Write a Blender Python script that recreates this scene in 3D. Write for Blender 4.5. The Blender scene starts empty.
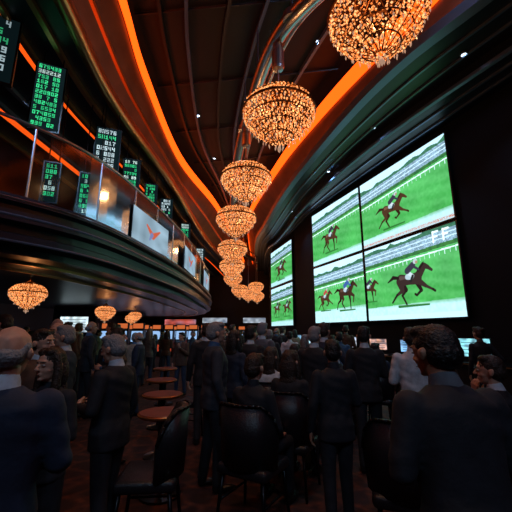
import bpy, bmesh, math, random
import numpy as np
from mathutils import Vector, Matrix
random.seed(7); np.random.seed(7)
scene=bpy.context.scene
C=bpy.context
try:
    scene.view_settings.view_transform='Standard'
    scene.view_settings.look='None'
except Exception as e: print(e)

# ------------------------------------------------------------------ materials
def mat(name,base=(.1,.1,.1),rough=.6,metal=0,emis=None,es=0,bump=0,bscale=40,var=0,vscale=5,spec=None,sheen=0):
    m=bpy.data.materials.new(name); m.use_nodes=True
    nt=m.node_tree; b=nt.nodes['Principled BSDF']
    b.inputs['Base Color'].default_value=(*base,1)
    b.inputs['Roughness'].default_value=rough
    b.inputs['Metallic'].default_value=metal
    if spec is not None: b.inputs['Specular IOR Level'].default_value=spec
    if emis: 
        b.inputs['Emission Color'].default_value=(*emis,1); b.inputs['Emission Strength'].default_value=es
    tc=nt.nodes.new('ShaderNodeTexCoord')
    if var:
        n=nt.nodes.new('ShaderNodeTexNoise'); n.inputs['Scale'].default_value=vscale; n.inputs['Detail'].default_value=4
        r=nt.nodes.new('ShaderNodeValToRGB')
        r.color_ramp.elements[0].position=.3; r.color_ramp.elements[1].position=.7
        r.color_ramp.elements[0].color=(*[c*(1-var) for c in base],1)
        r.color_ramp.elements[1].color=(*[min(1,c*(1+var)) for c in base],1)
        nt.links.new(tc.outputs['Object'],n.inputs['Vector']); nt.links.new(n.outputs['Fac'],r.inputs['Fac'])
        nt.links.new(r.outputs['Color'],b.inputs['Base Color'])
    if bump:
        n=nt.nodes.new('ShaderNodeTexNoise'); n.inputs['Scale'].default_value=bscale; n.inputs['Detail'].default_value=3
        bp=nt.nodes.new('ShaderNodeBump'); bp.inputs['Strength'].default_value=bump; bp.inputs['Distance'].default_value=.02
        nt.links.new(tc.outputs['Object'],n.inputs['Vector']); nt.links.new(n.outputs['Fac'],bp.inputs['Height'])
        nt.links.new(bp.outputs['Normal'],b.inputs['Normal'])
    return m

def emit_attr(name,strength):
    m=bpy.data.materials.new(name); m.use_nodes=True; nt=m.node_tree; nt.nodes.clear()
    o=nt.nodes.new('ShaderNodeOutputMaterial'); e=nt.nodes.new('ShaderNodeEmission'); a=nt.nodes.new('ShaderNodeAttribute')
    a.attribute_name='Col'; e.inputs['Strength'].default_value=strength
    nt.links.new(a.outputs['Color'],e.inputs['Color']); nt.links.new(e.outputs[0],o.inputs[0])
    return m
def emit(name,col,s):
    m=bpy.data.materials.new(name); m.use_nodes=True; nt=m.node_tree; nt.nodes.clear()
    o=nt.nodes.new('ShaderNodeOutputMaterial'); e=nt.nodes.new('ShaderNodeEmission')
    e.inputs['Color'].default_value=(*col,1); e.inputs['Strength'].default_value=s
    nt.links.new(e.outputs[0],o.inputs[0]); return m

M_black=mat('black_wall_paint',(.003,.006,.010),.75,bump=.15,bscale=8,spec=.25)
M_dark=mat('dark_plaster',(.006,.008,.012),.6,var=.3,vscale=1.5)
M_soff=mat('dark_lacquer_soffit',(.009,.014,.027),.36,var=.25,vscale=1.2)
M_brown=mat('bronze_panel',(.13,.06,.034),.45,.2,var=.3,vscale=2)
M_gold=mat('gold_trim',(.55,.3,.13),.3,.9)
M_steel=mat('brushed_steel',(.42,.47,.54),.3,.95,bump=.05,bscale=60)
M_blueedge=mat('satin_edge',(.16,.22,.34),.35,.6)
M_rib=mat('dark_rib',(.03,.035,.045),.4,.5)
M_orange=emit('orange_cove_led',(1,.075,.004),3.0)
M_wash=emit('orange_wash_led',(1,.12,.01),6.0)
M_orange_dim=emit('orange_cove_led_soft',(1,.09,.006),1.3)
M_fascia=mat('balcony_lacquer',(.011,.018,.034),.38,.1)
M_wood=mat('varnished_table_wood',(.28,.07,.025),.3,var=.4,vscale=6)
M_leather=mat('black_leather',(.014,.014,.018),.38,bump=.2,bscale=90)
M_blackmetal=mat('black_metal',(.02,.02,.022),.3,.8)
M_plastic=mat('black_plastic',(.01,.01,.012),.35)
M_cgold=mat('antique_bronze',(.16,.065,.02),.4,.8)

# carpet
M_carpet=bpy.data.materials.new('patterned_carpet'); M_carpet.use_nodes=True
nt=M_carpet.node_tree; b=nt.nodes['Principled BSDF']; b.inputs['Roughness'].default_value=.85
tc=nt.nodes.new('ShaderNodeTexCoord'); v=nt.nodes.new('ShaderNodeTexVoronoi'); v.inputs['Scale'].default_value=3.4; v.feature='DISTANCE_TO_EDGE'
wv=nt.nodes.new('ShaderNodeTexVoronoi'); wv.inputs['Scale'].default_value=11
rp=nt.nodes.new('ShaderNodeValToRGB'); rp.color_ramp.elements[0].position=.03; rp.color_ramp.elements[0].color=(.13,.035,.018,1)
rp.color_ramp.elements[1].position=.16; rp.color_ramp.elements[1].color=(.04,.010,.011,1)
mx=nt.nodes.new('ShaderNodeMixRGB'); mx.blend_type='MULTIPLY'; mx.inputs['Fac'].default_value=.7
r2=nt.nodes.new('ShaderNodeValToRGB'); r2.color_ramp.elements[0].position=.1; r2.color_ramp.elements[0].color=(1,.8,.6,1); r2.color_ramp.elements[1].position=.5; r2.color_ramp.elements[1].color=(.25,.22,.3,1)
nt.links.new(tc.outputs['Object'],v.inputs['Vector']); nt.links.new(tc.outputs['Object'],wv.inputs['Vector'])
nt.links.new(v.outputs['Distance'],rp.inputs['Fac']); nt.links.new(wv.outputs['Distance'],r2.inputs['Fac'])
nt.links.new(rp.outputs['Color'],mx.inputs['Color1']); nt.links.new(r2.outputs['Color'],mx.inputs['Color2'])
nt.links.new(mx.outputs['Color'],b.inputs['Base Color'])

# glass
M_glass=bpy.data.materials.new('railing_glass'); M_glass.use_nodes=True; nt=M_glass.node_tree; nt.nodes.clear()
o=nt.nodes.new('ShaderNodeOutputMaterial'); t=nt.nodes.new('ShaderNodeBsdfTransparent'); t.inputs['Color'].default_value=(.78,.9,.97,1)
g=nt.nodes.new('ShaderNodeBsdfGlossy'); g.inputs['Roughness'].default_value=.12
g.inputs['Color'].default_value=(.6,.8,1,1)
lw=nt.nodes.new('ShaderNodeFresnel'); lw.inputs['IOR'].default_value=1.35
ms=nt.nodes.new('ShaderNodeMixShader'); nt.links.new(lw.outputs[0],ms.inputs[0]); nt.links.new(t.outputs[0],ms.inputs[1]); nt.links.new(g.outputs[0],ms.inputs[2]); nt.links.new(ms.outputs[0],o.inputs[0])

# chandelier bead glow
M_bead=bpy.data.materials.new('amber_crystal_glow'); M_bead.use_nodes=True; nt=M_bead.node_tree; b=nt.nodes['Principled BSDF']
b.inputs['Base Color'].default_value=(.06,.02,.006,1); b.inputs['Roughness'].default_value=.25
tc=nt.nodes.new('ShaderNodeTexCoord'); n=nt.nodes.new('ShaderNodeTexNoise'); n.inputs['Scale'].default_value=26; n.inputs['Detail'].default_value=1
r=nt.nodes.new('ShaderNodeValToRGB'); e=r.color_ramp.elements
e[0].position=.34; e[0].color=(.10,.016,.002,1); e[1].position=.66; e[1].color=(1,.50,.20,1)
x=e.new(.49); x.color=(.75,.17,.028,1)
nt.links.new(tc.outputs['Object'],n.inputs['Vector']); nt.links.new(n.outputs['Fac'],r.inputs['Fac']); nt.links.new(r.outputs['Color'],b.inputs['Emission Color'])
b.inputs['Emission Strength'].default_value=1.8
M_bead.cycles.emission_sampling='NONE'
M_crys=mat('clear_crystal_drop',(.22,.2,.18),.12,.2,emis=(1,.6,.4),es=.4); M_crys.cycles.emission_sampling='NONE'

# ------------------------------------------------------------------ geometry helpers
def mk(name,V,F,mats,mi=None,smooth=False,parent=None,loc=None):
    me=bpy.data.meshes.new(name); me.from_pydata([tuple(v) for v in V],[],[tuple(f) for f in F])
    if not isinstance(mats,(list,tuple)): mats=[mats]
    for m in mats: me.materials.append(m)
    if mi is not None: me.polygons.foreach_set('material_index',np.array(mi,dtype=np.int32))
    if smooth: me.polygons.foreach_set('use_smooth',np.ones(len(me.polygons),dtype=bool))
    me.update()
    ob=bpy.data.objects.new(name,me); scene.collection.objects.link(ob)
    if parent: ob.parent=parent
    if loc: ob.location=loc
    return ob
def empty(name,loc=(0,0,0)):
    o=bpy.data.objects.new(name,None); o.location=loc; o.empty_display_size=.2; scene.collection.objects.link(o); return o

class G:
    """mesh accumulator"""
    def __init__(s): s.V=[];s.F=[];s.M=[]
    def add(s,V,F,m=0):
        o=len(s.V); s.V+= [tuple(v) for v in V]; s.F+=[tuple(i+o for i in f) for f in F]; s.M+=[m]*len(F)
    def box(s,c,d,m=0,rot=0,rx=0):
        cx,cy,cz=c; a,b_,h=d[0]/2,d[1]/2,d[2]/2
        V=[Vector((sx*a,sy*b_,sz*h)) for sz in(-1,1) for sy in(-1,1) for sx in(-1,1)]
        R=Matrix.Rotation(rot,3,'Z')@Matrix.Rotation(rx,3,'X')
        V=[R@v+Vector(c) for v in V]
        s.add(V,[(0,2,3,1),(4,5,7,6),(0,1,5,4),(2,6,7,3),(0,4,6,2),(1,3,7,5)],m)
    def rbox(s,c,d,r,m=0,rot=0,rx=0,seg=3):
        bm=bmesh.new(); bmesh.ops.create_cube(bm,size=1)
        for v in bm.verts: v.co=Vector((v.co.x*d[0],v.co.y*d[1],v.co.z*d[2]))
        bmesh.ops.bevel(bm,geom=bm.edges[:],offset=r,segments=seg,affect='EDGES',profile=.5)
        R=Matrix.Rotation(rot,3,'Z')@Matrix.Rotation(rx,3,'X')
        bm.verts.ensure_lookup_table(); bm.verts.index_update()
        s.add([R@v.co+Vector(c) for v in bm.verts],[[v.index for v in f.verts] for f in bm.faces],m); bm.free()
    def lathe(s,prof,n=24,c=(0,0,0),m=0,cap=True):
        V=[];F=[]
        for r_,z in prof:
            for i in range(n):
                a=2*math.pi*i/n; V.append((c[0]+r_*math.cos(a),c[1]+r_*math.sin(a),c[2]+z))
        for j in range(len(prof)-1):
            for i in range(n):
                k=(i+1)%n; F.append((j*n+i,j*n+k,(j+1)*n+k,(j+1)*n+i))
        if cap: F.append(tuple(range(n-1,-1,-1))); F.append(tuple((len(prof)-1)*n+i for i in range(n)))
        s.add(V,F,m)
    def tube(s,p0,p1,r0,r1=None,n=10,m=0):
        r1=r0 if r1 is None else r1
        p0=Vector(p0);p1=Vector(p1); d=(p1-p0)
        if d.length<1e-6: return
        q=d.to_track_quat('Z','Y'); V=[]
        for p,r_ in((p0,r0),(p1,r1)):
            for i in range(n):
                a=2*math.pi*i/n; V.append(p+q@Vector((r_*math.cos(a),r_*math.sin(a),0)))
        F=[(i,(i+1)%n,n+(i+1)%n,n+i) for i in range(n)]+[tuple(range(n-1,-1,-1)),tuple(range(n,2*n))]
        s.add(V,F,m)
    def octa(s,c,r,h,m=0):
        x,y,z=c
        V=[(x+r,y,z),(x,y+r,z),(x-r,y,z),(x,y-r,z),(x,y,z+h),(x,y,z-h)]
        s.add(V,[(0,1,4),(1,2,4),(2,3,4),(3,0,4),(1,0,5),(2,1,5),(3,2,5),(0,3,5)],m)
    def obj(s,name,mats,smooth=False,parent=None,loc=None): return mk(name,s.V,s.F,mats,s.M,smooth,parent,loc)

def cr(pts,n=90):
    P=np.array(pts,float); P=np.vstack([2*P[0]-P[1],P,2*P[-1]-P[-2]]); seg=len(P)-3; out=[]
    for i in range(n+1):
        u=i/n*seg; k=min(int(u),seg-1); t_=u-k; a,b_,c,d=P[k:k+4]
        out.append(.5*((2*b_)+(-a+c)*t_+(2*a-5*b_+4*c-d)*t_**2+(-a+3*b_-3*c+d)*t_**3))
    out=np.array(out)
    L=np.r_[0,np.cumsum(np.linalg.norm(np.diff(out,axis=0),axis=1))]; s=np.linspace(0,L[-1],n+1)
    return np.stack([np.interp(s,L,out[:,0]),np.interp(s,L,out[:,1])],1)
def normals(P):
    T=np.gradient(P,axis=0); T/=np.linalg.norm(T,axis=1)[:,None]; return np.stack([T[:,1],-T[:,0]],1)
def sweep(name,P,prof,m,closed=False,parent=None,smooth=False,mi=None):
    N=normals(P); V=[];F=[];k=len(prof)
    for p,n_ in zip(P,N):
        for o_,z in prof: V.append((p[0]+n_[0]*o_,p[1]+n_[1]*o_,z))
    MI=[]
    for i in range(len(P)-1):
        for j in range(k if closed else k-1):
            j2=(j+1)%k; F.append((i*k+j,i*k+j2,(i+1)*k+j2,(i+1)*k+j)); MI.append(mi[j] if mi else 0)
    if closed: F.append(tuple(range(k))); F.append(tuple((len(P)-1)*k+j for j in range(k-1,-1,-1))); MI+=[0,0]
    return mk(name,V,F,m,MI,smooth,parent)
def ribbon(name,A,za,B,zb,m,parent=None,sub=1):
    V=[];F=[];k=sub+1
    for a,b_ in zip(A,B):
        for j in range(k):
            t_=j/sub; V.append((a[0]*(1-t_)+b_[0]*t_,a[1]*(1-t_)+b_[1]*t_,za*(1-t_)+zb*t_))
    for i in range(len(A)-1):
        for j in range(sub): F.append((i*k+j,i*k+j+1,(i+1)*k+j+1,(i+1)*k+j))
    return mk(name,V,F,m,None,True,parent)
def circ(r,z0,o=0,n=12): return [(o+r*math.cos(2*math.pi*i/n),z0+r*math.sin(2*math.pi*i/n)) for i in range(n)]

# ------------------------------------------------------------------ room shell
g=G(); g.box((-1,14,-.05),(24,40,.1)); g.obj('floor',M_carpet)
g=G(); g.box((-1,14,8.9),(24,40,.1)); g.obj('ceiling',M_dark)
g=G(); g.box((-11.05,14,4.4),(.1,38,8.9)); g.obj('wall_left',M_dark)
g=G(); g.box((-3.5,32.55,4.4),(15,.1,8.9)); g.obj('wall_far',M_dark)
g=G(); g.box((-1,-4.05,4.4),(22,.1,8.9)); g.obj('wall_near',M_dark)
WX=[(9.27,-4),(7.86,0),(2.58,14.9),(2.05,18),(1.09,21.6),(1.0,25),(1.3,28),(2.2,32.5)]
sweep('wall_right',np.array(WX),[(0,0),(0,8.85),(.15,8.85),(.15,0)],M_black,closed=True)
sweep('baseboard_right',np.array(WX),[(-.03,0),(-.03,.15),(0,.15)],M_blackmetal)

# soffits
LS=cr([(-2.7,-3.9),(-2.85,0),(-3.0,2.5),(-3.2,4.5),(-3.4,7.1),(-3.14,11.6),(-2.99,19.3),(-2.4,26),(-2,32.4)])
LO=cr([(-2.2,-3.9),(-2.3,0),(-2.5,2.5),(-2.73,5.6),(-2.94,7.8),(-2.96,12.2),(-2.17,17),(-1.67,22.8),(-1.2,32.4)])
RO=cr([(8,-3.9),(5.8,0),(4.4,3.3),(3.5,5.6),(2.8,7.15),(1.97,9.3),(.96,12.6),(-.34,18.6),(-.5,24),(-.3,32.4)])
R1=cr([(9,-3.9),(6.8,.2),(4.9,3.2),(4.05,4.8),(3.16,6.4),(2.4,8.7),(1.38,13),(.6,18),(.13,22),(.2,32.4)])
R2=cr([(9.2,-3.9),(7.4,.8),(5.9,3.6),(4.94,5.6),(4.0,7.7),(3.1,10.2),(2.2,14),(1.35,19.7),(.7,23),(.9,32.4)])
LW=np.stack([np.full(len(LS),-11.0),LS[:,1]],1)
RW=np.stack([np.interp(R2[:,1],[w[1] for w in WX],[w[0] for w in WX]),R2[:,1]],1)
so=empty('soffit_over_balcony')
ribbon('underside',LS,6.75,LW,6.75,M_soff,so,4)
ribbon('face',LS,6.78,LO,7.9,M_brown,so,3)
ribbon('upstand',LO,8.2,LO-normals(LO)*.3,8.85,M_soff,so)
sweep('lip_trim',LS,[(.0,6.62),(.16,6.64),(.2,6.76),(.17,6.9),(.15,6.78),(0,6.76)],M_gold,closed=True,parent=so,smooth=True)
sweep('lip_led',LS,[(.04,6.80),(.13,6.80)],M_orange,parent=so)
sweep('middle_trim',(LS+LO)/2,[(-.02,7.3),(.05,7.3),(.06,7.36),(-.02,7.38)],M_gold,closed=True,parent=so)
sweep('cove_light',LO,[(.03,7.86),(.06,8.26)],M_orange,parent=so)
for k,(of,mm) in enumerate([(-.45,M_gold),(-1.0,M_gold),(-2.0,M_blueedge),(-2.6,M_blueedge),(-3.6,M_gold)]):
    sweep('ring_trim_%d'%k,LS+normals(LS)*of,[(0,6.75),(0,6.66),(.09,6.66),(.09,6.75)],mm,parent=so)
sweep('under_cove_light',LS+normals(LS)*-1.15,[(0,6.735),(.13,6.735)],M_orange_dim,parent=so)
sweep('rear_cove_light',LS+normals(LS)*-2.9,[(0,6.735),(.2,6.735)],M_orange_dim,parent=so)
sr=empty('soffit_over_screens')
ribbon('inner_face',RO,7.92,R1,7.15,M_brown,sr,3)
ribbon('upstand',RO,8.2,RO+normals(RO)*.3,8.85,M_soff,sr)
ribbon('underside_high',R1,7.15,R2,7.15,M_soff,sr,2)
sweep('step_face',R2,[(0,7.15),(0,6.85)],M_soff,parent=sr)
ribbon('underside_low',R2,6.85,RW,6.85,M_soff,sr,2)
sweep('edge_trim_high',R1,[(0,7.08),(-.2,7.10),(-.22,7.3),(-.19,7.32),(-.17,7.16),(0,7.14)],M_blueedge,closed=True,parent=sr)
sweep('edge_led',R1,[(-.04,7.19),(-.14,7.19)],M_wash,parent=sr)
sweep('edge_trim_low',R2,[(0,6.8),(-.07,6.82),(-.07,6.9),(0,6.92)],M_blueedge,closed=True,parent=sr)
for k,t_ in enumerate((.35,.7)):
    sweep('ring_line_%d'%k,R1*(1-t_)+R2*t_,[(-.02,7.15),(-.02,7.1),(.03,7.1),(.03,7.15)],M_blueedge,parent=sr)
    sweep('low_ring_line_%d'%k,R2*(1-t_)+RW*t_,[(-.02,6.85),(-.02,6.8),(.03,6.8),(.03,6.85)],M_blueedge,parent=sr)
sweep('cove_light',RO,[(-.03,7.82),(-.06,8.30)],M_orange,parent=sr)
# central ceiling ribs
cc=empty('ceiling_rib_grid')
for k,t_ in enumerate([.10,.2,.36,.5,.62,.8]):
    sweep('long_rib_%d'%k,LO*(1-t_)+RO*t_,[(-.04,8.85),(-.04,8.72),(.04,8.72),(.04,8.85)],M_blueedge if k%2 else M_rib,parent=cc)
gg=G()
for i in range(8,len(LO),6):
    a,b_=LO[i],RO[i]; gg.tube((a[0],a[1],8.8),(b_[0],b_[1],8.8),.03,n=6)
gg.obj('cross_ribs',M_rib,parent=cc)
# chandelier carrier tube
TP=cr([(3.6,1.2),(1.72,3.99),(.43,5.71),(-.27,8.58),(-.67,10.97),(-1.07,15.1),(-1.3,18.2),(-1.43,21),(-1.2,24),(0,28)])
tb=empty('curved_chandelier_rail')
sweep('pipe',TP,circ(.15,7.27),M_steel,closed=True,parent=tb,smooth=True)
sweep('pipe_thin',TP,circ(.05,7.5,.32,8),M_steel,closed=True,parent=tb,smooth=True)
gg=G()
N=normals(TP)
for i in range(4,len(TP),6):
    p=TP[i]; gg.tube((p[0],p[1],7.3),(p[0],p[1],8.85),.025,n=8); q=p+N[i]*.32; gg.tube((q[0],q[1],7.5),(q[0],q[1],8.85),.015,n=6)
    gg.tube((p[0],p[1],7.18),(p[0],p[1],7.32),.18,n=14) if i%12==4 else None
gg.obj('hangers',M_steel,parent=tb)

# ------------------------------------------------------------------ balcony
BP=cr([(-10.9,.8),(-8.5,1.5),(-6.5,2.6),(-4.9,3.9),(-3.91,4.89),(-3.2,6.1),(-2.84,8.09),(-2.55,11.85),(-2.65,17),(-2.9,21),(-3.8,25),(-6,29),(-10.9,31)],140)
BW=np.stack([np.full(len(BP),-11.0),np.clip(BP[:,1],.9,32)],1)
ba=empty('balcony')
prof=[(-.12,3.62),(.1,3.62),(.14,3.58),(.14,3.50),(.04,3.46),(.04,3.34),(.2,3.31),(.2,3.18),(.06,3.14),(.06,3.02),(.12,2.99),(.12,2.86),(-.1,2.83),(-.1,2.72)]
sweep('fascia',BP,prof,M_fascia,parent=ba)
sweep('fascia_line_upper',BP,[(.145,3.56),(.16,3.54),(.145,3.52)],M_steel,parent=ba)
sweep('fascia_line_lower',BP,[(.205,3.28),(.215,3.26),(.205,3.24)],M_blueedge,parent=ba)
sweep('fascia_line_base',BP,[(.125,2.9),(.135,2.88),(.125,2.86)],M_blueedge,parent=ba)
ribbon('deck',BP,3.60,BW,3.60,M_dark,ba,3)
ribbon('underside',BP-normals(BP)*.1,2.72,BW,2.72,M_soff,ba,3)
for k,of in enumerate((-.7,-1.5)):
    sweep('underside_ring_%d'%k,BP+normals(BP)*of,[(0,2.72),(0,2.67),(.06,2.67),(.06,2.72)],M_gold,parent=ba)
sweep('railing_glass',BP,[(0,3.62),(0,4.86)],M_glass,parent=ba)
sweep('handrail',BP,circ(.03,4.9,0,8),M_steel,closed=True,parent=ba,smooth=True)
gg=G()
L=np.r_[0,np.cumsum(np.linalg.norm(np.diff(BP,axis=0),axis=1))]
for s in np.arange(.5,L[-1],1.35):
    x_=np.interp(s,L,BP[:,0]); y_=np.interp(s,L,BP[:,1]); gg.tube((x_,y_,3.6),(x_,y_,4.9),.02,n=8)
gg.obj('posts',M_steel,parent=ba)
g=G(); g.box((-10.9,14,6.1),(.1,34,.12)); g.obj('trim_1',M_orange_dim)

# ------------------------------------------------------------------ raster panels
def panel(name,img,p0,p1,zb,zt,strength,margin=.04,depth=.07,emname=None):
    H,W,_=img.shape; p0=np.array(p0,float);p1=np.array(p1,float); u=(p1-p0); w=np.linalg.norm(u); u/=w; n_=np.array([u[1],-u[0]])
    xs=np.linspace(0,w,W+1); zs=np.linspace(zb,zt,H+1)
    X,Z=np.meshgrid(xs,zs)
    V=np.stack([p0[0]+u[0]*X+n_[0]*.004,p0[1]+u[1]*X+n_[1]*.004,Z],-1).reshape(-1,3)
    I,J=np.meshgrid(np.arange(H),np.arange(W),indexing='ij'); a=(I*(W+1)+J).ravel()
    F=np.stack([a,a+1,a+W+2,a+W+1],1)
    V=V.tolist(); F=F.tolist(); nf=len(F)
    o_=len(V); m_=margin
    def pt(x,d,z): return (p0[0]+u[0]*x-n_[0]*d,p0[1]+u[1]*x-n_[1]*d,z)
    V+=[pt(-m_,0,zb-m_),pt(w+m_,0,zb-m_),pt(w+m_,0,zt+m_),pt(-m_,0,zt+m_),pt(-m_,depth,zb-m_),pt(w+m_,depth,zb-m_),pt(w+m_,depth,zt+m_),pt(-m_,depth,zt+m_)]
    FB=[(0,1,2,3),(5,4,7,6),(4,5,1,0),(3,2,6,7),(4,0,3,7),(1,5,6,2)]
    F+=[[i+o_ for i in f] for f in FB]
    ob=mk(name,V,F,[emit_attr(emname or name+'_picture',strength),M_plastic],[0]*nf+[1]*6)
    me=ob.data; ca=me.color_attributes.new('Col','FLOAT_COLOR','CORNER')
    flat=img.reshape(-1,3); c=np.ones((len(me.loops),4),np.float32)
    c[:nf*4,:3]=np.repeat(flat,4,axis=0); c[nf*4:,:3]=0
    ca.data.foreach_set('color',c.ravel())
    return ob

def vnoise(H,W,cells,seed=0):
    rs=np.random.RandomState(seed); gy=max(2,int(cells*H/W)+2); gx=cells+2; a=rs.rand(gy,gx)
    y=np.linspace(0,gy-1.001,H); x=np.linspace(0,gx-1.001,W); yi=y.astype(int); xi=x.astype(int); fy=(y-yi)[:,None]; fx=(x-xi)[None]
    return (a[yi][:,xi]*(1-fy)*(1-fx)+a[yi+1][:,xi]*fy*(1-fx)+a[yi][:,xi+1]*(1-fy)*fx+a[yi+1][:,xi+1]*fy*fx)
class Canvas:
    def __init__(s,W,H): s.W=W;s.H=H;s.im=np.zeros((H,W,3)); s.Y,s.X=np.mgrid[0:H,0:W].astype(float); s.U=s.X/W; s.Vv=s.Y/H   # v up
    def put(s,a,c): s.im=s.im*(1-a[...,None])+np.array(c)*a[...,None]
    def cap(s,p,q,r0,r1,c):
        p=np.array(p,float);q=np.array(q,float); d=q-p; L2=max((d**2).sum(),1e-6)
        t_=np.clip(((s.X-p[0])*d[0]+(s.Y-p[1])*d[1])/L2,0,1)
        D=np.hypot(s.X-p[0]-t_*d[0],s.Y-p[1]-t_*d[1])-(r0+(r1-r0)*t_)
        s.put(np.clip(.5-D,0,1),c)
def horse(cv,cx,cy,S,face=1,coat=(.075,.028,.014),silk=(.04,.03,.05),cap_=(.5,.5,.55),pose=0):
    f=lambda x,y:(cx+face*x*S,cy+y*S)
    C_=lambda a,b_,r0,r1,c:cv.cap(f(*a),f(*b_),r0*S,r1*S,c)
    dk=tuple(v*.45 for v in coat); hi=tuple(min(1,v*2.2+.01) for v in coat)
    C_((-.55,-.86),(.7,-.86),.045,.03,(.03,.15,.03))
    if pose==0:
        C_((.3,-.1),(.46,-.40),.10,.06,dk); C_((.46,-.40),(.26,-.54),.052,.036,dk); C_((.26,-.54),(.2,-.5),.042,.04,dk)
        C_((-.4,-.05),(-.18,-.32),.15,.085,dk); C_((-.18,-.32),(-.36,-.5),.072,.046,dk); C_((-.36,-.5),(-.2,-.8),.044,.034,dk)
        C_((.36,-.08),(.64,-.28),.115,.062,coat); C_((.64,-.28),(.9,-.42),.052,.036,coat); C_((.9,-.42),(.97,-.47),.042,.04,dk)
        C_((-.42,-.02),(-.34,-.34),.17,.09,coat); C_((-.34,-.34),(-.6,-.46),.074,.048,coat); C_((-.6,-.46),(-.84,-.7),.044,.036,dk)
    else:
        C_((.3,-.1),(.36,-.44),.10,.055,dk); C_((.36,-.44),(.38,-.8),.048,.036,dk)
        C_((-.4,-.05),(-.46,-.36),.14,.08,dk); C_((-.46,-.36),(-.68,-.5),.066,.046,dk); C_((-.68,-.5),(-.78,-.78),.04,.034,dk)
        C_((.36,-.08),(.66,-.22),.115,.06,coat); C_((.66,-.22),(.6,-.5),.05,.036,coat)
        C_((-.42,-.02),(-.22,-.32),.17,.09,coat); C_((-.22,-.32),(-.34,-.52),.066,.046,coat); C_((-.34,-.52),(-.12,-.78),.042,.034,dk)
    C_((-.36,.02),(-.05,-.01),.205,.16,coat); C_((-.05,-.01),(.32,.0),.16,.2,coat)
    C_((-.38,.10),(-.2,.09),.07,.05,hi); C_((.34,.04),(.5,.16),.07,.05,hi)
    C_((-.5,.12),(-.72,.16),.055,.07,dk); C_((-.72,.16),(-1.0,.02),.07,.02,dk)
    C_((.36,.06),(.66,.34),.16,.09,coat); C_((.66,.36),(.78,.29),.09,.072,coat); C_((.78,.29),(.92,.18),.065,.045,coat)
    C_((.63,.42),(.64,.50),.03,.012,coat); C_((.40,.25),(.60,.44),.05,.04,dk)
    C_((-.08,.1),(.1,.06),.09,.08,(.45,.5,.55))
    C_((-.04,.24),(.16,.10),.075,.06,(.6,.62,.66)); C_((.16,.10),(.06,-.06),.05,.045,(.02,.015,.015))
    C_((-.06,.3),(.2,.46),.11,.11,silk); C_((.2,.42),(.42,.28),.05,.04,silk); C_((.3,.56),(.33,.57),.08,.075,cap_); C_((.36,.53),(.37,.53),.05,.045,(.4,.22,.14))
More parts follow.
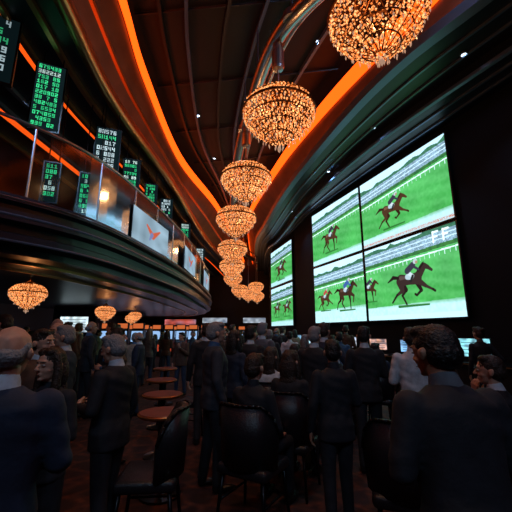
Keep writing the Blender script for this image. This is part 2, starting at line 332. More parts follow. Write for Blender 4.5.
def race(W,H,kind,seed):
    cv=Canvas(W,H); U,Vv=cv.U,cv.Vv; rs=np.random.RandomState(seed)
    n1=vnoise(H,W,60,seed); n2=vnoise(H,W,7,seed+1); n3=rs.rand(H,W)
    K=.75+.45*n2
    grass=np.stack([.065*K+.03*n1,.36*K+.08*n1,.075*K+.03*n1],-1)
    stripe=(np.sin((U*1.2+Vv*5)*9))*.025; grass+=stripe[...,None]*np.array([.5,1,.5])
    fog=np.clip(Vv*1.1-.3,0,1)[...,None]; grass=grass*(1-.18*fog)+np.array([.35,.66,.4])*.18*fog
    sp=(.18+.7*n3*(.25+.75*n1)); crowd=np.stack([sp*.66,sp*.9,sp*1.12],-1)
    dirt=np.stack([.46+.14*n1,.68+.14*n1,.70+.14*n1],-1)
    im=grass.copy(); sl={'tr':.10,'tl':.08,'br':.05,'bl':.05}.get(kind,.05)
    hz={'tr':.72,'tl':.70,'br':.79,'bl':.70}.get(kind,.70)
    line=Vv-(hz+sl*(U-.5))
    im[line>0]=crowd[line>0]
    for k in (.05,.10): 
        im[(np.abs(line-k)<.007)]=(.62,.74,.85)
    tree=(line>.14)&(line<.14+.06*vnoise(H,W,16,seed+4)+.02); im[tree]=(np.stack([.03+.04*n1,.11+.08*n1,.07+.03*n1],-1))[tree]
    skyz=(line>=.14+.06*vnoise(H,W,16,seed+4)+.02); im[skyz]=(np.stack([.58+.12*n2,.78+.1*n2,.92+.05*n2],-1))[skyz]
    hedge=(line<0)&(line>-.045); im[hedge]=(np.stack([.02+.04*n1,.10+.09*n1,.04+0*n1],-1))[hedge]
    rail=np.abs(line+.075)<.008; im[rail]=(.85,.95,.95)
    post=(np.abs(((U*22)%1)-.5)<.06)&(line<-.07)&(line>-.13); im[post]=(.55,.72,.65)
    lowv={'tr':.13,'tl':.1,'br':.18,'bl':.22}.get(kind,.12); low=Vv<lowv+.03*(U-.5); f_=np.clip((lowv-Vv)/.06+.4,0,1)[...,None]; im=np.where(low[...,None],im*(1-f_)+dirt*f_,im)
    cv.im=im
    if kind=='tr':
        q=(Vv<.05); cv.im[q]=(.55,.62,.66); q2=(Vv<.04)&(Vv>.012)&(n3>.55); cv.im[q2]=(.6,.16,.08)
        horse(cv,W*.40,H*.42,W*.20,1,pose=0)
    if kind=='br':
        for k in range(2):
            x0=W*(.80+.09*k); cv.cap((x0,H*.84),(x0,H*.96),1.8,1.8,(.95,1,1)); cv.cap((x0,H*.955),(x0+W*.045,H*.955),1.8,1.8,(.95,1,1)); cv.cap((x0,H*.9),(x0+W*.035,H*.9),1.8,1.8,(.95,1,1))
        cv.im[(Vv<.06)]=(.6,.82,.9)
        horse(cv,W*.53,H*.47,W*.245,1,pose=0,coat=(.04,.02,.018))
        horse(cv,W*.02,H*.45,W*.15,1,pose=1,coat=(.06,.025,.012))
    if kind=='tl':
        horse(cv,W*.42,H*.43,W*.21,1,pose=1)
    if kind=='bl':
        horse(cv,W*.24,H*.42,W*.17,1,pose=0,silk=(.45,.06,.05)); horse(cv,W*.67,H*.46,W*.22,1,pose=1,silk=(.05,.1,.3),coat=(.05,.02,.012))
    if kind=='f1': horse(cv,W*.5,H*.42,W*.27,1,pose=0)
    if kind=='f2': horse(cv,W*.3,H*.45,W*.2,1,pose=1); horse(cv,W*.75,H*.45,W*.2,1)
    v=cv.im; v=v*np.array([.84,1.0,1.04]); return np.clip(v,0,1)
def wp(y): return (7.748-.355*y,y)
SS=1.45
panel('video_screen',race(220,146,'tl',1),wp(14.70),wp(11.49),4.30,6.60,SS)
panel('video_screen',race(250,166,'tr',2),wp(11.37),wp(8.02),4.30,6.60,SS)
panel('video_screen',race(220,146,'bl',3),wp(14.70),wp(11.49),1.88,4.19,SS)
panel('video_screen',race(250,166,'br',4),wp(11.37),wp(8.02),1.88,4.19,SS)
panel('video_screen',race(110,80,'f1',5),(.97,21.6),(1.93,18.05),4.25,6.45,SS*.9)
panel('video_screen',race(110,80,'f2',6),(.97,21.6),(1.93,18.05),1.85,4.1,SS*.9)

# small monitors on counter
def simple_img(W,H,seed,tint):
    a=vnoise(H,W,7,seed)[...,None]*np.array(tint)*1.0+vnoise(H,W,5,seed+9)[...,None]*np.array([.15,.2,.3])
    for k in range(3,H-2,4): a[k,3:W-3]*=.3
    return np.clip(a,0,1)
ct=empty('betting_counter')
CL=np.array([wp(y) for y in np.linspace(6.0,17,30)])
sweep('counter_top',CL,[(-.75,.86),(-.75,.91),(-.02,.91),(-.02,.86)],M_blackmetal,closed=True,parent=ct)
sweep('counter_front',CL,[(-.62,0),(-.62,.86),(-.55,.86),(-.55,0)],M_leather,closed=True,parent=ct)
sweep('counter_trim',CL,[(-.76,.87),(-.76,.9)],M_gold,parent=ct)
for y,w,tint in [(7.5,.62,(.3,.9,1.0)),(9.2,.5,(.2,.5,.9)),(10.4,.5,(.9,.4,.2)),(11.8,.55,(.8,.85,1)),(14.0,.6,(.5,.9,1)),(15.6,.6,(.3,.7,1))]:
    cx,cy=wp(y); cx-=.45; d=np.array([.6,-.8]) if y<9 else np.array([.75,-.66]); d/=np.linalg.norm(d)
    ob=panel('monitor',simple_img(30,20,int(y*10),tint),(cx-d[0]*w/2,cy-d[1]*w/2),(cx+d[0]*w/2,cy+d[1]*w/2),1.02,1.02+w*.6,1.3,.02,.03)
    s=G(); s.box((cx,cy,.955),(.05,.03,.1)); s.lathe([(.11,.912),(.11,.925),(.02,.93)],16,(cx,cy,0)); s.obj('stand',M_plastic,parent=ob)

# LED boards
D3=["111101101101111","010110010010111","111001111100111","111001111001111","101101111001001","111100111001111","111100111101111","111001010010010","111101111101111","111101111001111"]
def ledboard(W,H,seed,main):
    im=np.zeros((H,W,3)); im[:]=(.004,.010,.012); rs=np.random.RandomState(seed)
    y=H-7
    while y>=1:
        x=2; col=main if rs.rand()<.8 else ((.55,.75,.7) if main[0]<.3 else (.05,.6,.25))
        while x+3<W-1:
            if rs.rand()<.84:
                d=D3[rs.randint(10)]; k2=.5+.5*rs.rand()
                for k,ch in enumerate(d):
                    if ch=='1': im[y+4-k//3,x+k%3]=np.array(col)*k2
            x+=4
        y-=7
    return im
GR=(.04,.7,.26); WH=(.55,.72,.78)
def board(x,y,zc,w,h,seed,col,ang=.25,st=1.35,W=26):
    u=np.array([math.cos(ang),math.sin(ang)]); H=int(W*h/w)
    ob=panel('led_odds_board',ledboard(W,H,seed,col),np.array([x,y])-u*w/2,np.array([x,y])+u*w/2,zc-h/2,zc+h/2,st,.025,.08)
    s=G()
    for q in(-.35,.35):
        s.tube((x+u[0]*w*q-.02*u[1],y+u[1]*w*q+.04,zc+h/2),(x+u[0]*w*q,y+u[1]*w*q+.04,6.76),.012,n=6)
    s.obj('hanger_rods',M_blackmetal,parent=ob)
board(-4.3,4.7,6.1,.62,1.2,1,WH,.5,.7)
board(-3.85,5.53,5.78,.46,1.35,2,GR,.45,W=30)
board(-3.45,7.2,5.42,.52,1.55,3,WH,.4)
board(-3.65,7.0,4.45,.42,1.0,12,GR,.4)
board(-3.95,6.1,4.35,.26,.8,9,GR,.4,1.1,16)
board(-3.4,8.6,5.5,.42,1.3,4,GR,.35)
board(-3.35,10.2,5.6,.36,1.1,14,GR,.35)
board(-3.3,11.9,5.75,.42,1.15,5,WH,.3)
board(-3.25,15.1,5.8,.42,1.2,6,GR,.3)
board(-3.2,19.1,5.6,.5,1.2,7,WH,.3)
# banners fixed to glass
def banner(seed):
    H,W=40,70; a=np.zeros((H,W,3)); n_=vnoise(H,W,6,seed)
    a[:]=np.array([.34,.50,.62]); a*= (.6+.6*n_)[...,None]
    cv=Canvas(W,H); cv.im=a; r_=(.65,.13,.06)
    cv.cap((24,26),(36,16),1.5,4,r_); cv.cap((36,16),(50,28),4,1,r_); cv.cap((34,17),(30,9),3,1,(.2,.25,.5)); return cv.im
for (a,b_) in [((-2.86,7.55),(-2.60,9.75)),((-2.44,11.4),(-2.46,13.6)),((-2.5,16.2),(-2.58,18.5))]:
    panel('balcony_banner',banner(3),a,b_,3.66,4.45,.95,.01,.02)

# ------------------------------------------------------------------ chandeliers
def chandelier_mesh():
    g=G(); rj=random.Random(5)
    P=np.array([(.30,.40),(.46,.35),(.58,.26),(.655,.14),(.665,.02),(.63,-.07),(.575,-.15),(.52,-.22),(.45,-.29),(.37,-.36),(.29,-.42),(.21,-.48),(.13,-.53),(.06,-.57)])
    L=np.r_[0,np.cumsum(np.linalg.norm(np.diff(P,axis=0),axis=1))]
    rows=28
    for k in range(rows):
        s=L[-1]*k/(rows-1); r_=np.interp(s,L,P[:,0]); z=np.interp(s,L,P[:,1])
        n_=max(6,int(2*math.pi*r_/.070))
        for i in range(n_):
            a=2*math.pi*(i+.5*(k%2)+rj.uniform(-.2,.2))/n_; rr=r_+rj.uniform(-.015,.015); q=rj.uniform(.75,1.2)
            g.octa((rr*math.cos(a),rr*math.sin(a),z+rj.uniform(-.012,.012)),.020*q,.027*q,0)
    for k in range(5):
        r_=.42-.06*k; z=.1-.1*k
        for i in range(14-2*k):
            a=2*math.pi*i/(14-2*k); g.octa((r_*math.cos(a),r_*math.sin(a),z),.028,.055,0)
    for r_,z,t_ in [(.30,.41,.022),(.60,.23,.012),(.68,.08,.024),(.6,-.12,.012),(.45,-.29,.012),(.27,-.44,.012)]:
        n_=36; V=[];F=[]
        for i in range(n_):
            a=2*math.pi*i/n_
            for j in range(6):
                b_=2*math.pi*j/6; rr=r_+t_*math.cos(b_); V.append((rr*math.cos(a),rr*math.sin(a),z+t_*math.sin(b_)))
        for i in range(n_):
            for j in range(6): F.append((i*6+j,((i+1)%n_)*6+j,((i+1)%n_)*6+(j+1)%6,i*6+(j+1)%6))
        g.add(V,F,1)
    for i in range(18):
        a=2*math.pi*i/18
        for q in range(len(P)-1):
            p,s_=P[q]*np.array([.985,1]),P[q+1]*np.array([.985,1]); g.tube((p[0]*math.cos(a),p[0]*math.sin(a),p[1]),(s_[0]*math.cos(a),s_[0]*math.sin(a),s_[1]),.009,n=5,m=1)
        g.tube((.3*math.cos(a),.3*math.sin(a),.41),(.03*math.cos(a),.03*math.sin(a),.56),.008,n=5,m=1)
    g.lathe([(.03,.40),(.06,.44),(.05,.52),(.09,.56),(.05,.62),(.02,.66)],14,m=1)
    for r_,z,n_ in [(.67,-.03,34),(.585,-.2,28),(.44,-.38,20),(.26,-.53,12),(.08,-.66,6)]:
        for i in range(n_):
            a=2*math.pi*i/n_; g.octa((r_*math.cos(a),r_*math.sin(a),z),.013,.045,2)
    g.octa((0,0,-.68),.045,.09,2)
    me=g.obj('chandelier_tmp',[M_bead,M_cgold,M_crys]); d=me.data; bpy.data.objects.remove(me); return d
CH=chandelier_mesh(); CH.name='chandelier_mesh'
def chandelier(x,y,z,s=1.0,top=7.2,en=55):
    o=bpy.data.objects.new('chandelier',CH); scene.collection.objects.link(o); o.location=(x,y,z); o.scale=(s,s,s); o.rotation_euler=(0,0,x*3+y)
    g=G(); T=(top-z)/s; g.tube((0,0,.6),(0,0,T),.018,n=8); 
    if top>5: g.lathe([(.02,T-.62),(.10,T-.6),(.12,T-.55),(.12,T-.2),(.10,T-.15),(.10,T-.02),(.03,T)],18)
    else: g.lathe([(.09,T-.12),(.09,T-.02),(.03,T)],14)
    g.obj('rod',M_steel,parent=o)
    l=bpy.data.lights.new('bulb','POINT'); l.energy=en; l.color=(1,.40,.13); l.shadow_soft_size=.09
    lo=bpy.data.objects.new('bulb',l); scene.collection.objects.link(lo); lo.parent=o; lo.location=(0,0,.0)
for x,y,z in [(1.72,3.99,5.84),(.43,5.71,5.5),(-.27,8.58,5.52),(-.67,10.97,5.2),(-1.07,15.1,5.15),(-1.3,18.2,4.95),(-1.43,21,4.7),(-1.1,23.2,4.25),(0,25.4,4.75),(-.6,26.5,4.3),(.1,28.3,4.35)]:
    chandelier(x,y,z,1.0 if y<20 else .85,7.12,24)
for x,y,z,s in [(-4.6,6.9,2.27,.5),(-5.8,13.3,2.25,.55),(-5.8,16.6,2.25,.45),(-7.2,20,2.25,.5)]:
    chandelier(x,y,z,s,2.7,8)

# ------------------------------------------------------------------ downlights and added fill spotlights
M_lens=emit('downlight_lens',(.7,.85,1),5)
def downlight(x,y,z,en=90,col=(.4,.66,1),ang=95):
    g=G(); g.lathe([(.075,0),(.075,-.03),(.055,-.03),(.05,-.012)],18,m=0,cap=False); g.lathe([(.05,-.013),(.001,-.013)],18,m=1,cap=False)
    o=g.obj('downlight',[M_steel,M_lens],loc=(x,y,z))
    l=bpy.data.lights.new('beam','SPOT'); l.energy=en; l.color=col; l.spot_size=math.radians(ang); l.spot_blend=.6; l.shadow_soft_size=.05
    lo=bpy.data.objects.new('beam',l); scene.collection.objects.link(lo); lo.parent=o; lo.location=(0,0,-.05)
for x,y,z in [(3.3,4.2,8.85),(1.6,7.4,8.85),(4.3,6.0,7.15),(3.3,8.6,7.15),(2.6,11.3,7.15),(1.7,15.5,7.15),(-5.2,7,6.75),(-5.4,11,6.75)]:
    downlight(x,y,z)
downlight(-2.0,10.5,8.85); downlight(-1.8,13.5,8.85)
def fill_spot(x,y,z,target,en,col,ang=60):  # invented fixture, added as fill light for crowd backs, balcony and soffit
    o=empty('fill_spotlight',(x,y,z)); d=Vector(target)-Vector((x,y,z)); q=d.to_track_quat('-Z','Y'); 
    g=G(); g.lathe([(.03,.16),(.07,.14),(.08,-.08),(.085,-.1),(.075,-.1),(.07,-.06)],20,m=0,cap=False); g.lathe([(.07,-.06),(.001,-.06)],20,m=1,cap=False); c=g.obj('fill_lamp_head',[M_plastic,M_lens],parent=o,smooth=True); c.rotation_euler=q.to_euler()
    g=G(); g.tube((0,0,.1),(0,0,8.85-z),.015); g.obj('stem',M_blackmetal,parent=o)
    l=bpy.data.lights.new('beam','SPOT'); l.energy=en; l.color=col; l.spot_size=math.radians(ang); l.spot_blend=.7; l.shadow_soft_size=.08
    lo=bpy.data.objects.new('beam',l); scene.collection.objects.link(lo); lo.parent=o; lo.rotation_euler=q.to_euler(); lo.location=q@Vector((0,0,-.12))
fill_spot(-1.2,-2.2,5.5,(-1.2,2.8,.9),70,(.5,.72,1))
fill_spot(2.6,-2.0,5.5,(1.2,2.8,.9),65,(.38,.64,1))
fill_spot(.6,-2.8,6.2,(0,6,.9),110,(.45,.7,1))
fill_spot(-2.2,.8,7.6,(-3.4,8,4.2),420,(.4,.65,1))
fill_spot(3.2,1.0,7.6,(2.6,7,7.8),300,(.4,.65,1),80)
fill_spot(-.2,2.2,7.9,(-1.2,2.6,0),190,(1,.58,.32))

# ------------------------------------------------------------------ people
bmi=bmesh.new(); bmesh.ops.create_icosphere(bmi,subdivisions=2,radius=1); bmi.verts.ensure_lookup_table()
ICO_V=[v.co.copy() for v in bmi.verts]; ICO_F=[[v.index for v in f.verts] for f in bmi.faces]; bmi.free()
class P(G):
    def ell(s,c,r,rx=0):
        if not hasattr(r,'__len__'): r=(r,r,r)
        R=Matrix.Rotation(rx,3,'X'); c=Vector(c)
        s.add([R@Vector((v.x*r[0],v.y*r[1],v.z*r[2]))+c for v in ICO_V],ICO_F)
    def cap(s,p,q,r0,r1):
        s.tube(p,q,r0,r1,12); s.ell(p,r0); s.ell(q,r1)
    def chain(s,pts,rs):
        for i in range(len(pts)-1): s.cap(pts[i],pts[i+1],rs[i],rs[i+1])
    def loft(s,rings,n=24):
        V=[];F=[]
        for (z,rx,ry,cy) in rings:
            for i in range(n):
                a=2*math.pi*i/n; ca,sa=math.cos(a),math.sin(a)
                k=1/((abs(ca)**2.4+abs(sa)**2.4)**(1/2.4)); V.append((rx*ca*k,cy+ry*sa*k,z))
        for j in range(len(rings)-1):
            for i in range(n):
                k=(i+1)%n; F.append((j*n+i,j*n+k,(j+1)*n+k,(j+1)*n+i))
        F.append(tuple(range(n-1,-1,-1))); F.append(tuple((len(rings)-1)*n+i for i in range(n)))
        s.add(V,F)
    def solid(s,vox,it=4):
        me=bpy.data.meshes.new('t'); me.from_pydata(s.V,[],s.F); ob=bpy.data.objects.new('t',me); scene.collection.objects.link(ob)
        m=ob.modifiers.new('r','REMESH'); m.mode='VOXEL'; m.voxel_size=vox
        if it: m=ob.modifiers.new('s','SMOOTH'); m.factor=.5; m.iterations=it
        dg=C.evaluated_depsgraph_get(); ev=ob.evaluated_get(dg); em=ev.to_mesh()
        V=np.zeros(len(em.vertices)*3); em.vertices.foreach_get('co',V); V=V.reshape(-1,3)
        F=[tuple(p.vertices) for p in em.polygons]
        ev.to_mesh_clear(); bpy.data.objects.remove(ob); bpy.data.meshes.remove(me)
        return V,F
def rotate(V,piv,R): return (np.array(V)-piv)@np.array(R).T+piv
def hand(w,d,th,back,curl=.45):
    w=Vector(w);Y=Vector(d).normalized();X=Vector(th);X=(X-Y*X.dot(Y)).normalized();Z=Y.cross(X)
    if Z.dot(Vector(back))<0: Z=-Z
    f=lambda x,y,z:w+X*x+Y*y+Z*z
    h=P()
    h.cap(f(0,-.03,0),f(0,.015,0),.024,.024)
    for i,(bx,ln) in enumerate([(.030,.072),(.010,.080),(-.010,.074),(-.029,.058)]):
        h.cap(f(bx*.6,.01,0),f(bx,.085,0),.017,.0125)
        pts=[f(bx,.085,0)]; a=0; y=.085; z=0
        for k,fr in enumerate((.45,.32,.23)):
            a+=curl*(.8+.12*i); y+=math.cos(a)*ln*fr; z-=math.sin(a)*ln*fr; pts.append(f(bx*(1+.12*k),y,z))
        h.chain(pts,[.0098,.0088,.008,.0068])
    h.chain([f(.018,.02,-.004),f(.046,.05,-.014),f(.056,.078,-.024),f(.054,.1,-.034)],[.017,.0125,.0105,.008])
    return h.solid(.0048,2)
ARMS={
 'down':((.24,-.03,1.12),(.245,.05,.88),(-.03,.18,-1),(-.25,1,.1),(1,.2,0)),
 'front':((.24,-.0,1.13),(.10,.25,1.12),(-.75,.6,.1),(0,-.1,1),(.5,.8,0)),
 'phone':((.23,.06,1.12),(.11,.27,1.30),(-.25,.5,.8),(-.7,-.3,0),(.2,.8,-.4)),
 'chin':((.20,.17,1.13),(.09,.17,1.40),(-.35,-.15,.9),(-.5,-.6,.2),(.4,.8,0)),
 'lap':((.25,.03,1.12),(.15,.27,1.0),(-.3,1,-.1),(-.9,-.3,0),(0,0,1)),
 'hip':((.33,-.09,1.15),(.20,.02,.99),(-.6,.6,-.5),(-.2,-.6,.6),(.6,.5,.2)),
}
TEMPL={}
def person_mesh(sex,pose,la,ra,hair,yaw,lean=0,pitch=0):
    key=(sex,pose,la,ra,hair,yaw,lean,pitch)
    if key in TEMPL: return TEMPL[key]
    W=.88 if sex=='f' else 1.0; sit=pose=='sit'
    parts=[]
    j=P(); hem=.9 if sit else (.80 if sex=='m' else .84)
    rings=[(hem,.185,.128,0),(.95,.18,.13,0),(1.05,.160,.118,.005),(1.18,.172,.125,.012),(1.30,.186,.128,.006),(1.375,.18,.112,-.008),(1.425,.125,.088,-.012),(1.465,.072,.068,-.008)]
    if sex=='f': rings=[(z,rx*(.96 if z<1 else .88 if z>1.1 else .82),ry*(.95 if z!=1.30 else 1.08),cy+(.012 if z==1.30 else 0)) for z,rx,ry,cy in rings]
    j.loft(rings)
    hands=[]
    for sd,nm in((-1,la),(1,ra)):
        e,w,d,t_,bk=ARMS[nm]; mx_=lambda v:(v[0]*sd*(W if abs(v[0])<.4 else 1),v[1],v[2]); mxd=lambda v:(v[0]*sd,v[1],v[2])
        e,w=mx_(e),mx_(w); sh=(.172*sd*W,-.008,1.385)
        j.chain([sh,e],[.066*W,.052*W]); j.chain([e,w],[.052*W,.038*W])
        hands.append(hand(w,mxd(d),mxd(t_),mxd(bk),.35 if nm=='down' else .6))
        c=P(); wv_=Vector(w); dv=(Vector(w)-Vector(e)).normalized(); c.cap(wv_,wv_+dv*.018,.033*W,.031*W); parts.append((*c.solid(.009,1),5,True))
    V,F=j.solid(.0135,5)
    rs_=np.random.RandomState(int(abs(yaw))+len(hair)); ph=rs_.rand(4)*6
    fold=(np.sin(V[:,2]*62+V[:,0]*18+ph[0])*np.clip(np.sin(V[:,0]*11+V[:,2]*7+ph[1]),0,1)+.7*np.sin(V[:,0]*55-V[:,2]*24+ph[2])*np.clip(np.sin(V[:,2]*9+ph[3]),0,1))*.0035
    cen=np.stack([V[:,0]*.3,np.zeros(len(V)),V[:,2]],1); dr=V-cen; dr/=np.linalg.norm(dr,axis=1)[:,None]+1e-6; V=V+dr*fold[:,None]
    parts.append((V,F,0,True))
    for V,F in hands: parts.append((V,F,2,True))
    s=P(); s.loft([(1.18,.004,.02,.115),(1.25,.02,.022,.12),(1.34,.034,.022,.108),(1.42,.045,.03,.06),(1.455,.05,.04,.03)],12); s.cap((0,-.012,1.445),(0,-.004,1.482),.068*W,.062*W); parts.append((*s.solid(.009,2),5,True))
    l=P()
    for sd in(-1,1):
        if sit:
            l.chain([(.09*sd,.0,.55),(.125*sd,.44,.53),(.13*sd,.43,.12)],[.09*W,.066*W,.048])
        else:
            l.chain([(.088*sd,0,.9),(.098*sd,.015+.03*sd,.5),(.105*sd,-.02+.05*sd,.09)],[.092,.066,.05])
    if sit: l.ell((0,0,.57),(.165*W+.01,.125,.10))
    else: l.ell((0,0,.93),(.168*W+.01,.12,.12))
    V,F=l.solid(.015,4); parts.append((V,F,1,False))
    f=P()
    for sd in(-1,1):
        ax,ay=(.13*sd,.43) if sit else (.105*sd,-.02+.05*sd)
        f.ell((ax,ay+.08,.035),(.043,.125,.034)); f.cap((ax,ay-.01,.04),(ax,ay,.09),.04,.042); f.ell((ax,ay+.11,.04),(.04,.07,.034))
    V,F=f.solid(.011,2); V[:,2]=np.maximum(V[:,2],0.0); parts.append((V,F,4,False))
    h=P(); h.ell((0,.018,1.625),(.076,.096,.102)); h.ell((0,.048,1.553),(.054,.056,.062)); h.ell((0,.088,1.515),(.024,.02,.016)); h.ell((0,.06,1.575),(.062,.05,.04))
    h.cap((0,.112,1.618),(0,.132,1.583),.008,.0125); h.ell((.011,.122,1.58),.009); h.ell((-.011,.122,1.58),.009)
    h.ell((0,.098,1.64),(.052,.016,.01)); h.ell((0,.106,1.551),(.024,.011,.0065)); h.ell((0,.104,1.541),(.02,.012,.007))
    for sd in(-1,1): h.ell((.083*sd,.008,1.598),(.011,.019,.031)); h.ell((.083*sd,-.004,1.605),(.016,.01,.024))
    hv,hf=h.solid(.0065,2)
    n_=P(); n_.chain([(0,-.008,1.42),(0,.0,1.50),(0,.012,1.55)],[.062*W,.054*W,.052*W]); nv,nf=n_.solid(.009,2)
    ey=P()
    for sd in(-1,1): ey.ell((.031*sd,.1,1.612),(.0135,.011,.0075))
    pu=P()
    for sd in(-1,1): pu.ell((.031*sd,.108,1.612),(.0055,.0045,.0058)); pu.cap((.014*sd,.113,1.634),(.046*sd,.103,1.637),.0035,.003)
    pu.cap((-.018,.1165,1.546),(.018,.1165,1.546),.0018,.0018)
    k=P()
    if hair=='bald':
        k.ell((0,-.028,1.592),(.081,.075,.05)); k.ell((.074,.0,1.625),(.012,.035,.03)); k.ell((-.074,.0,1.625),(.012,.035,.03))
    else:
        k.ell((0,.003,1.645),(.083,.103,.098)); k.ell((0,-.03,1.6),(.08,.075,.08)); k.ell((.03,.05,1.70),(.05,.05,.035)); k.ell((-.03,.045,1.705),(.045,.05,.033))
        if hair=='long':
            k.ell((0,-.05,1.54),(.098,.062,.15)); 
            for sd in(-1,1): k.chain([(.07*sd,.03,1.68),(.088*sd,.02,1.58),(.09*sd,.03,1.46),(.075*sd,.06,1.36)],[.025,.03,.034,.018])
            k.ell((0,-.06,1.42),(.1,.045,.1))
        if hair=='bun': k.ell((0,-.115,1.68),(.042,.04,.04))
    kv,kf=k.solid(.0085,2)
    an=np.arctan2(kv[:,0],kv[:,1]); str_=np.sin(an*34+kv[:,2]*25)*.0013; cen=np.array((0,0,1.62)); dr=kv-cen; dr/=np.linalg.norm(dr,axis=1)[:,None]; kv=kv+dr*str_[:,None]+np.random.RandomState(3).randn(*kv.shape)*.0008
    R=Matrix.Rotation(math.radians(yaw),3,'Z')@Matrix.Rotation(math.radians(pitch),3,'X'); piv=np.array((0,0,1.5))
    for V,F,mi in((hv,hf,2),(kv,kf,3),(np.array(ey.V),ey.F,6),(np.array(pu.V),pu.F,7)): parts.append((rotate(V,piv,R),F,mi,True))
    parts.append((nv,nf,2,True))
    AV=[];AF=[];AM=[];o_=0
    RL=Matrix.Rotation(math.radians(-lean),3,'X')
    for V,F,mi,up in parts:
        V=np.array(V)
        if up:
            V=rotate(V,np.array((0,0,.93)),RL)
            if sit: V=V-np.array((0,0,.38))
        AV+=V.tolist(); AF+=[tuple(i+o_ for i in f_) for f_ in F]; AM+=[mi]*len(F); o_+=len(V)
    me=bpy.data.meshes.new('person_mesh'); me.from_pydata(AV,[],AF)
    for i in range(8): me.materials.append(M_leather)
    me.polygons.foreach_set('material_index',np.array(AM,dtype=np.int32)); me.polygons.foreach_set('use_smooth',np.ones(len(AF),dtype=bool)); me.update()
    TEMPL[key]=me; return me
def fabric(n_,c): return mat(n_,c,.8,bump=.3,bscale=14,var=.25,vscale=14)
FAB={'black':fabric('black_suit',(.014,.016,.022)),'navy':fabric('navy_suit',(.016,.028,.058)),'char':fabric('charcoal_wool',(.03,.036,.05)),
 'grey':fabric('grey_cloth',(.11,.125,.145)),'brown':fabric('brown_cloth',(.08,.04,.025)),'blue':fabric('blue_shirt',(.05,.12,.24)),
 'white':fabric('white_shirt',(.6,.66,.72)),'wine':fabric('wine_cloth',(.12,.018,.02)),'beige':fabric('beige_cloth',(.3,.24,.18)),'jean':fabric('denim',(.02,.035,.07))}
SK=[mat('skin_fair',(.60,.32,.22),.5,var=.08,vscale=30),mat('skin_tan',(.42,.21,.13),.5,var=.08,vscale=30),mat('skin_brown',(.18,.085,.05),.5,var=.08,vscale=30)]
HR={'black':mat('black_hair',(.008,.007,.007),.5,bump=.6,bscale=70),'brown':mat('brown_hair',(.03,.016,.01),.5,bump=.6,bscale=70),'grey':mat('grey_hair',(.24,.24,.25),.55,bump=.6,bscale=70),'blond':mat('blond_hair',(.16,.09,.045),.5,bump=.6,bscale=70)}
M_shoe=mat('black_shoe_leather',(.01,.01,.01),.3); M_eye=mat('eye_white',(.6,.6,.58),.2); M_pup=mat('dark_iris_and_brow',(.02,.012,.01),.4)
def person(x,y,ang,H=1.72,sex='m',pose='stand',la='down',ra='down',hair='short',yaw=0,top='black',bot='black',sk=0,hc='black',shirt='white',lean=0,pitch=0,wide=1):
    me=person_mesh(sex,pose,la,ra,hair,yaw,lean,pitch)
    o=bpy.data.objects.new('man' if sex=='m' else 'woman',me); scene.collection.objects.link(o)
    s=H/1.725; o.scale=(s*wide,s*min(wide,1.1),s); o.location=(x,y,0); o.rotation_euler=(0,0,math.radians(ang))
    for i,m in enumerate([FAB[top],FAB[bot],SK[sk],HR[hc],M_shoe,FAB[shirt],M_eye,M_pup]):
        o.material_slots[i].link='OBJECT'; o.material_slots[i].material=m
    return o
# key figures
person(-1.02,1.46,22,1.57,hair='bald',hc='grey',top='navy',yaw=-12,la='down',ra='front',wide=1.06,lean=0)
person(-1.28,2.25,170,1.44,sex='f',hair='long',hc='brown',top='black',yaw=-12,la='front',ra='down',shirt='black',sk=0)
person(-1.10,2.80,75,1.52,hair='short',hc='grey',top='black',la='front',ra='down',yaw=0,pitch=-12,wide=1.05)
person(-.45,3.85,-70,1.64,hair='short',hc='grey',top='char',la='down',ra='down',yaw=0,shirt='blue',wide=1.08)
person(.80,1.44,8,1.575,hair='short',hc='black',top='black',la='front',ra='front',yaw=12,lean=8,sk=1,wide=1.12,shirt='grey')
person(1.66,3.75,-15,1.58,hair='short',hc='brown',top='white',bot='jean',yaw=-10,la='front',ra='down')
person(.66,3.05,10,1.47,hair='short',hc='black',top='black',yaw=-15,la='down',ra='front',sk=1,shirt='black',wide=.98)
person(1.32,4.3,-10,1.60,hair='short',hc='black',top='black',la='front',ra='front',yaw=-15)
person(.95,4.9,-20,1.66,hair='short',hc='brown',top='navy',la='down',ra='hip',yaw=-15)
person(-1.95,3.6,100,1.60,hair='short',hc='grey',top='navy',la='front',ra='down',yaw=0)
person(-1.78,4.5,-60,1.58,sex='f',hair='long',hc='black',top='brown',yaw=0,shirt='brown')
person(-2.6,4.6,160,1.66,hair='bald',hc='grey',top='black',la='phone',ra='down')
person(-.08,5.0,-25,1.62,hair='short',hc='black',top='black',la='down',ra='down',yaw=-10)
person(-.75,5.3,15,1.66,hair='short',hc='brown',top='black')
person(-.28,4.45,-35,1.55,sex='f',hair='long',hc='black',top='navy',shirt='navy')
person(.72,4.35,-30,1.6,hair='short',hc='grey',top='black')
person(.1,5.75,-30,1.68,hair='short',hc='grey',top='grey')
person(-1.8,2.95,-100,1.56,hair='short',hc='brown',top='brown',la='front',ra='down')

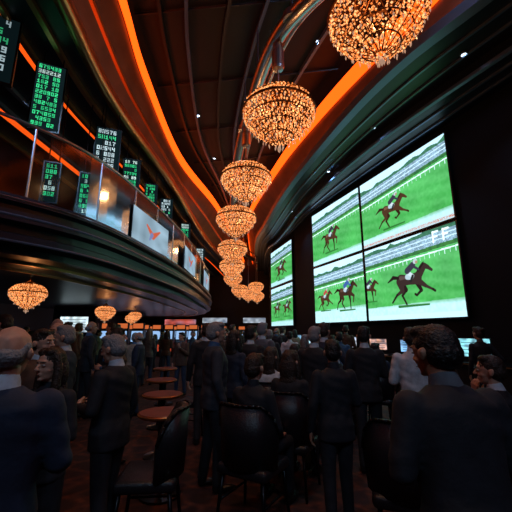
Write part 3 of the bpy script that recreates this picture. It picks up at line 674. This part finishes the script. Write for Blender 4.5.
# ------------------------------------------------------------------ furniture
def chair_mesh():
    g=G()
    g.rbox((0,0,.43),(.48,.46,.09),.035,0)
    n_=14; V=[];F=[]
    for i in range(n_+1):
        a=math.radians(200+140*i/n_); 
        for (r_,z) in((.235,.46),(.285,.46),(.31,.93),(.25,.93)):
            edge=1-abs(i/n_-.5)*2; zz=z if z<.5 else .72+.23*min(1,edge*2.2)**.5
            V.append((r_*math.cos(a),r_*math.sin(a)+.02,zz))
    for i in range(n_):
        for j in range(4):
            k=(j+1)%4; F.append((i*4+j,i*4+k,(i+1)*4+k,(i+1)*4+j))
    F+=[(0,3,2,1),(n_*4,n_*4+1,n_*4+2,n_*4+3)]
    g.add(V,F,0)
    for sx in(-1,1):
        for sy in(-1,1): g.tube((.19*sx,.18*sy,.4),(.225*sx,.225*sy,0),.018,.013,8,1)
    g.tube((-.2,.19,.2),(-.2,-.19,.2),.01,n=6,m=1); g.tube((.2,.19,.2),(.2,-.19,.2),.01,n=6,m=1)
    for i in range(n_): 
        a=V[i*4+2]; b_=V[(i+1)*4+2]; g.tube(a,b_,.012,n=6,m=1)
    o=g.obj('c',[M_leather,M_blackmetal],True); d=o.data; bpy.data.objects.remove(o); return d
CM=chair_mesh()
def chair(x,y,ang):
    o=bpy.data.objects.new('lounge_chair',CM); scene.collection.objects.link(o); o.location=(x,y,0); o.rotation_euler=(0,0,math.radians(ang)); return o
def seated(x,y,ang,**k):
    chair(x,y,ang); person(x,y,ang,pose='sit',la='lap',ra=k.pop('ra','lap'),**k)
seated(.36,3.85,-25,sex='f',hair='long',hc='brown',top='black',shirt='black')
seated(.18,4.55,-25,sex='f',hair='long',hc='brown',top='white',bot='jean')
seated(1.2,5.35,-30,hair='short',hc='black',top='black')
seated(.62,5.7,-30,sex='m',hair='short',hc='brown',top='grey')
seated(2.1,4.6,-30,sex='m',hair='short',hc='brown',top='blue')
seated(-.15,6.6,-30,sex='f',hair='bun',hc='brown',top='wine')
seated(2.05,6.1,-30,hair='short',hc='black',top='navy',ra='lap')
seated(1.98,3.0,45,hair='short',hc='brown',top='black',ra='chin',yaw=10)
seated(-.02,3.25,-30,hair='short',hc='brown',top='black',sex='f',shirt='black')
chair(1.08,2.72,-20); chair(-.84,3.02,95); chair(-1.0,5.9,80); chair(-.55,6.9,100)
def table(x,y):
    g=G(); g.lathe([(.04,.70),(.23,.71),(.25,.725),(.25,.745),(.24,.755)],36,m=0); g.lathe([(.2,0),(.2,.02),(.06,.05),(.035,.1),(.035,.66),(.07,.70)],20,m=1)
    g.lathe([(.252,.722),(.26,.728),(.26,.742),(.252,.748)],36,m=2,cap=False)
    g.obj('cocktail_table',[M_wood,M_blackmetal,M_gold],loc=(x,y,0),smooth=False)
for x,y in[(-.93,3.72),(-1.22,4.75),(-1.6,6.1),(-2.0,7.9),(.9,6.5)]: table(x,y)

# slot machines
def slot_mesh():
    g=G(); pr=[(.3,0),(-.3,0),(-.3,.72),(-.42,.8),(-.42,.86),(-.22,.98),(-.14,1.62),(.3,1.62)]
    V=[(sx*.32,y,z) for sx in(-1,1) for y,z in pr]; n_=len(pr)
    F=[tuple(range(n_)),tuple(range(2*n_-1,n_-1,-1))]+[(i,n_+i,n_+(i+1)%n_,(i+1)%n_) for i in range(n_)]
    g.add(V,F,0)
    g.add([(-.27,-.215,1.04),(.27,-.215,1.04),(.27,-.155,1.55),(-.27,-.155,1.55)],[(0,1,2,3)],1)
    g.add([(-.27,-.31,.72),(.27,-.31,.72),(.27,-.31,.3),(-.27,-.31,.3)],[(0,1,2,3)],2)
    g.rbox((0,.05,1.8),(.6,.2,.34),.05,0); g.add([(-.25,-.056,1.68),(.25,-.056,1.68),(.25,-.056,1.92),(-.25,-.056,1.92)],[(0,1,2,3)],3)
    for i in range(4): g.tube((-.2+.13*i,-.33,.83),(-.2+.13*i,-.33,.855),.03,n=10,m=3)
    o=g.obj('s',[M_plastic,emit('slot_reel_screen',(.35,.6,1),.9),emit('slot_belly_glass',(1,.12,.05),.4),emit('slot_topper_sign',(1,.22,.06),.6)]); d=o.data; bpy.data.objects.remove(o); return d
SM=slot_mesh()
for row,(y,x0,n_) in enumerate([(17.5,-9.8,6),(22.5,-9.5,9),(29.5,-9,11)]):
    for i in range(n_):
        o=bpy.data.objects.new('slot_machine',SM); scene.collection.objects.link(o); o.location=(x0+i*.78,y,0)
panel('wall_display',simple_img(60,14,3,(.8,.9,1)),(-5.0,32.4),(-2.7,32.4),2.3,2.75,.8)
panel('wall_display',simple_img(60,14,5,(.8,.9,1)),(-1.2,32.4),(.9,32.4),2.3,2.75,.8)
panel('wall_display',simple_img(60,14,6,(1,.12,.05)),(-8.5,32.4),(-5.6,32.4),2.1,2.6,.8)
pw=G(); pw.box((-8.5,16.3,1.35),(2.0,.15,2.7)); pw.obj('partition_wall',M_black)
panel('wall_display',simple_img(40,24,7,(.8,1,1)),(-9.1,16.14),(-7.8,16.14),1.5,2.2,1.6)
panel('wall_display',simple_img(30,24,8,(.6,.5,1)),(-10.9,10.6),(-10.9,13.0),1.4,2.2,1.4)

# ------------------------------------------------------------------ random crowd
keys=[(o.location.x,o.location.y) for o in scene.objects if o.parent is None and o.name.split('.')[0] in('man','woman','lounge_chair','cocktail_table')]
var=[('m','stand','down','down','short',0),('m','stand','front','down','short',15),('f','stand','front','front','long',-10),('m','stand','phone','down','short',-15),('f','stand','down','hip','bun',10),('m','stand','down','down','bald',-20)]
cnt=0; tries=0
while cnt<80 and tries<9000:
    tries+=1
    if random.random()<.56:
        y=random.uniform(5.0,20); wx=np.interp(y,[w[1] for w in WX],[w[0] for w in WX]); x=random.uniform(-2.4,wx-1.35)
    else:
        y=random.uniform(3.4,21.5); x=random.uniform(-8.0,-2.0)
        if 16.9<y<18.2 or abs(y-22.5)<1: continue
        if x<-.95*y: continue
    if x<-7.2 and 15.6<y<18.2: continue
    if any(math.hypot(x-a,y-b_)<.66 for a,b_ in keys): continue
    keys.append((x,y)); v_=random.choice(var)
    ang=random.choice([-35,-20,-50,0,160,90,-90]) if x<-1.5 else random.uniform(-55,5)
    person(x,y,ang,random.uniform(1.5,1.78) if v_[0]=='m' else random.uniform(1.42,1.62),v_[0],v_[1],v_[2],v_[3],v_[4],v_[5],
        top=random.choice(['black','black','navy','char','brown','grey','wine','beige','blue','white' if random.random()<.5 else 'black']),bot=random.choice(['black','navy','jean']),
        sk=random.choice([0,0,1,2]),hc=random.choice(['black','brown','brown','grey','blond']) if v_[4]!='bald' else 'grey',shirt=random.choice(['white','blue','grey']))
    cnt+=1
print('people',len(TEMPL),cnt)

# ------------------------------------------------------------------ world + camera
w=bpy.data.worlds.new('World'); scene.world=w; w.use_nodes=True
w.node_tree.nodes['Background'].inputs['Color'].default_value=(.25,.4,.7,1); w.node_tree.nodes['Background'].inputs['Strength'].default_value=.05
cam=bpy.data.cameras.new('Camera'); co=bpy.data.objects.new('Camera',cam); scene.collection.objects.link(co)
co.location=(0,0,1.55); co.rotation_euler=(math.radians(90+12.4),0,0); cam.lens=24; cam.sensor_width=36; cam.clip_start=.05
scene.camera=co
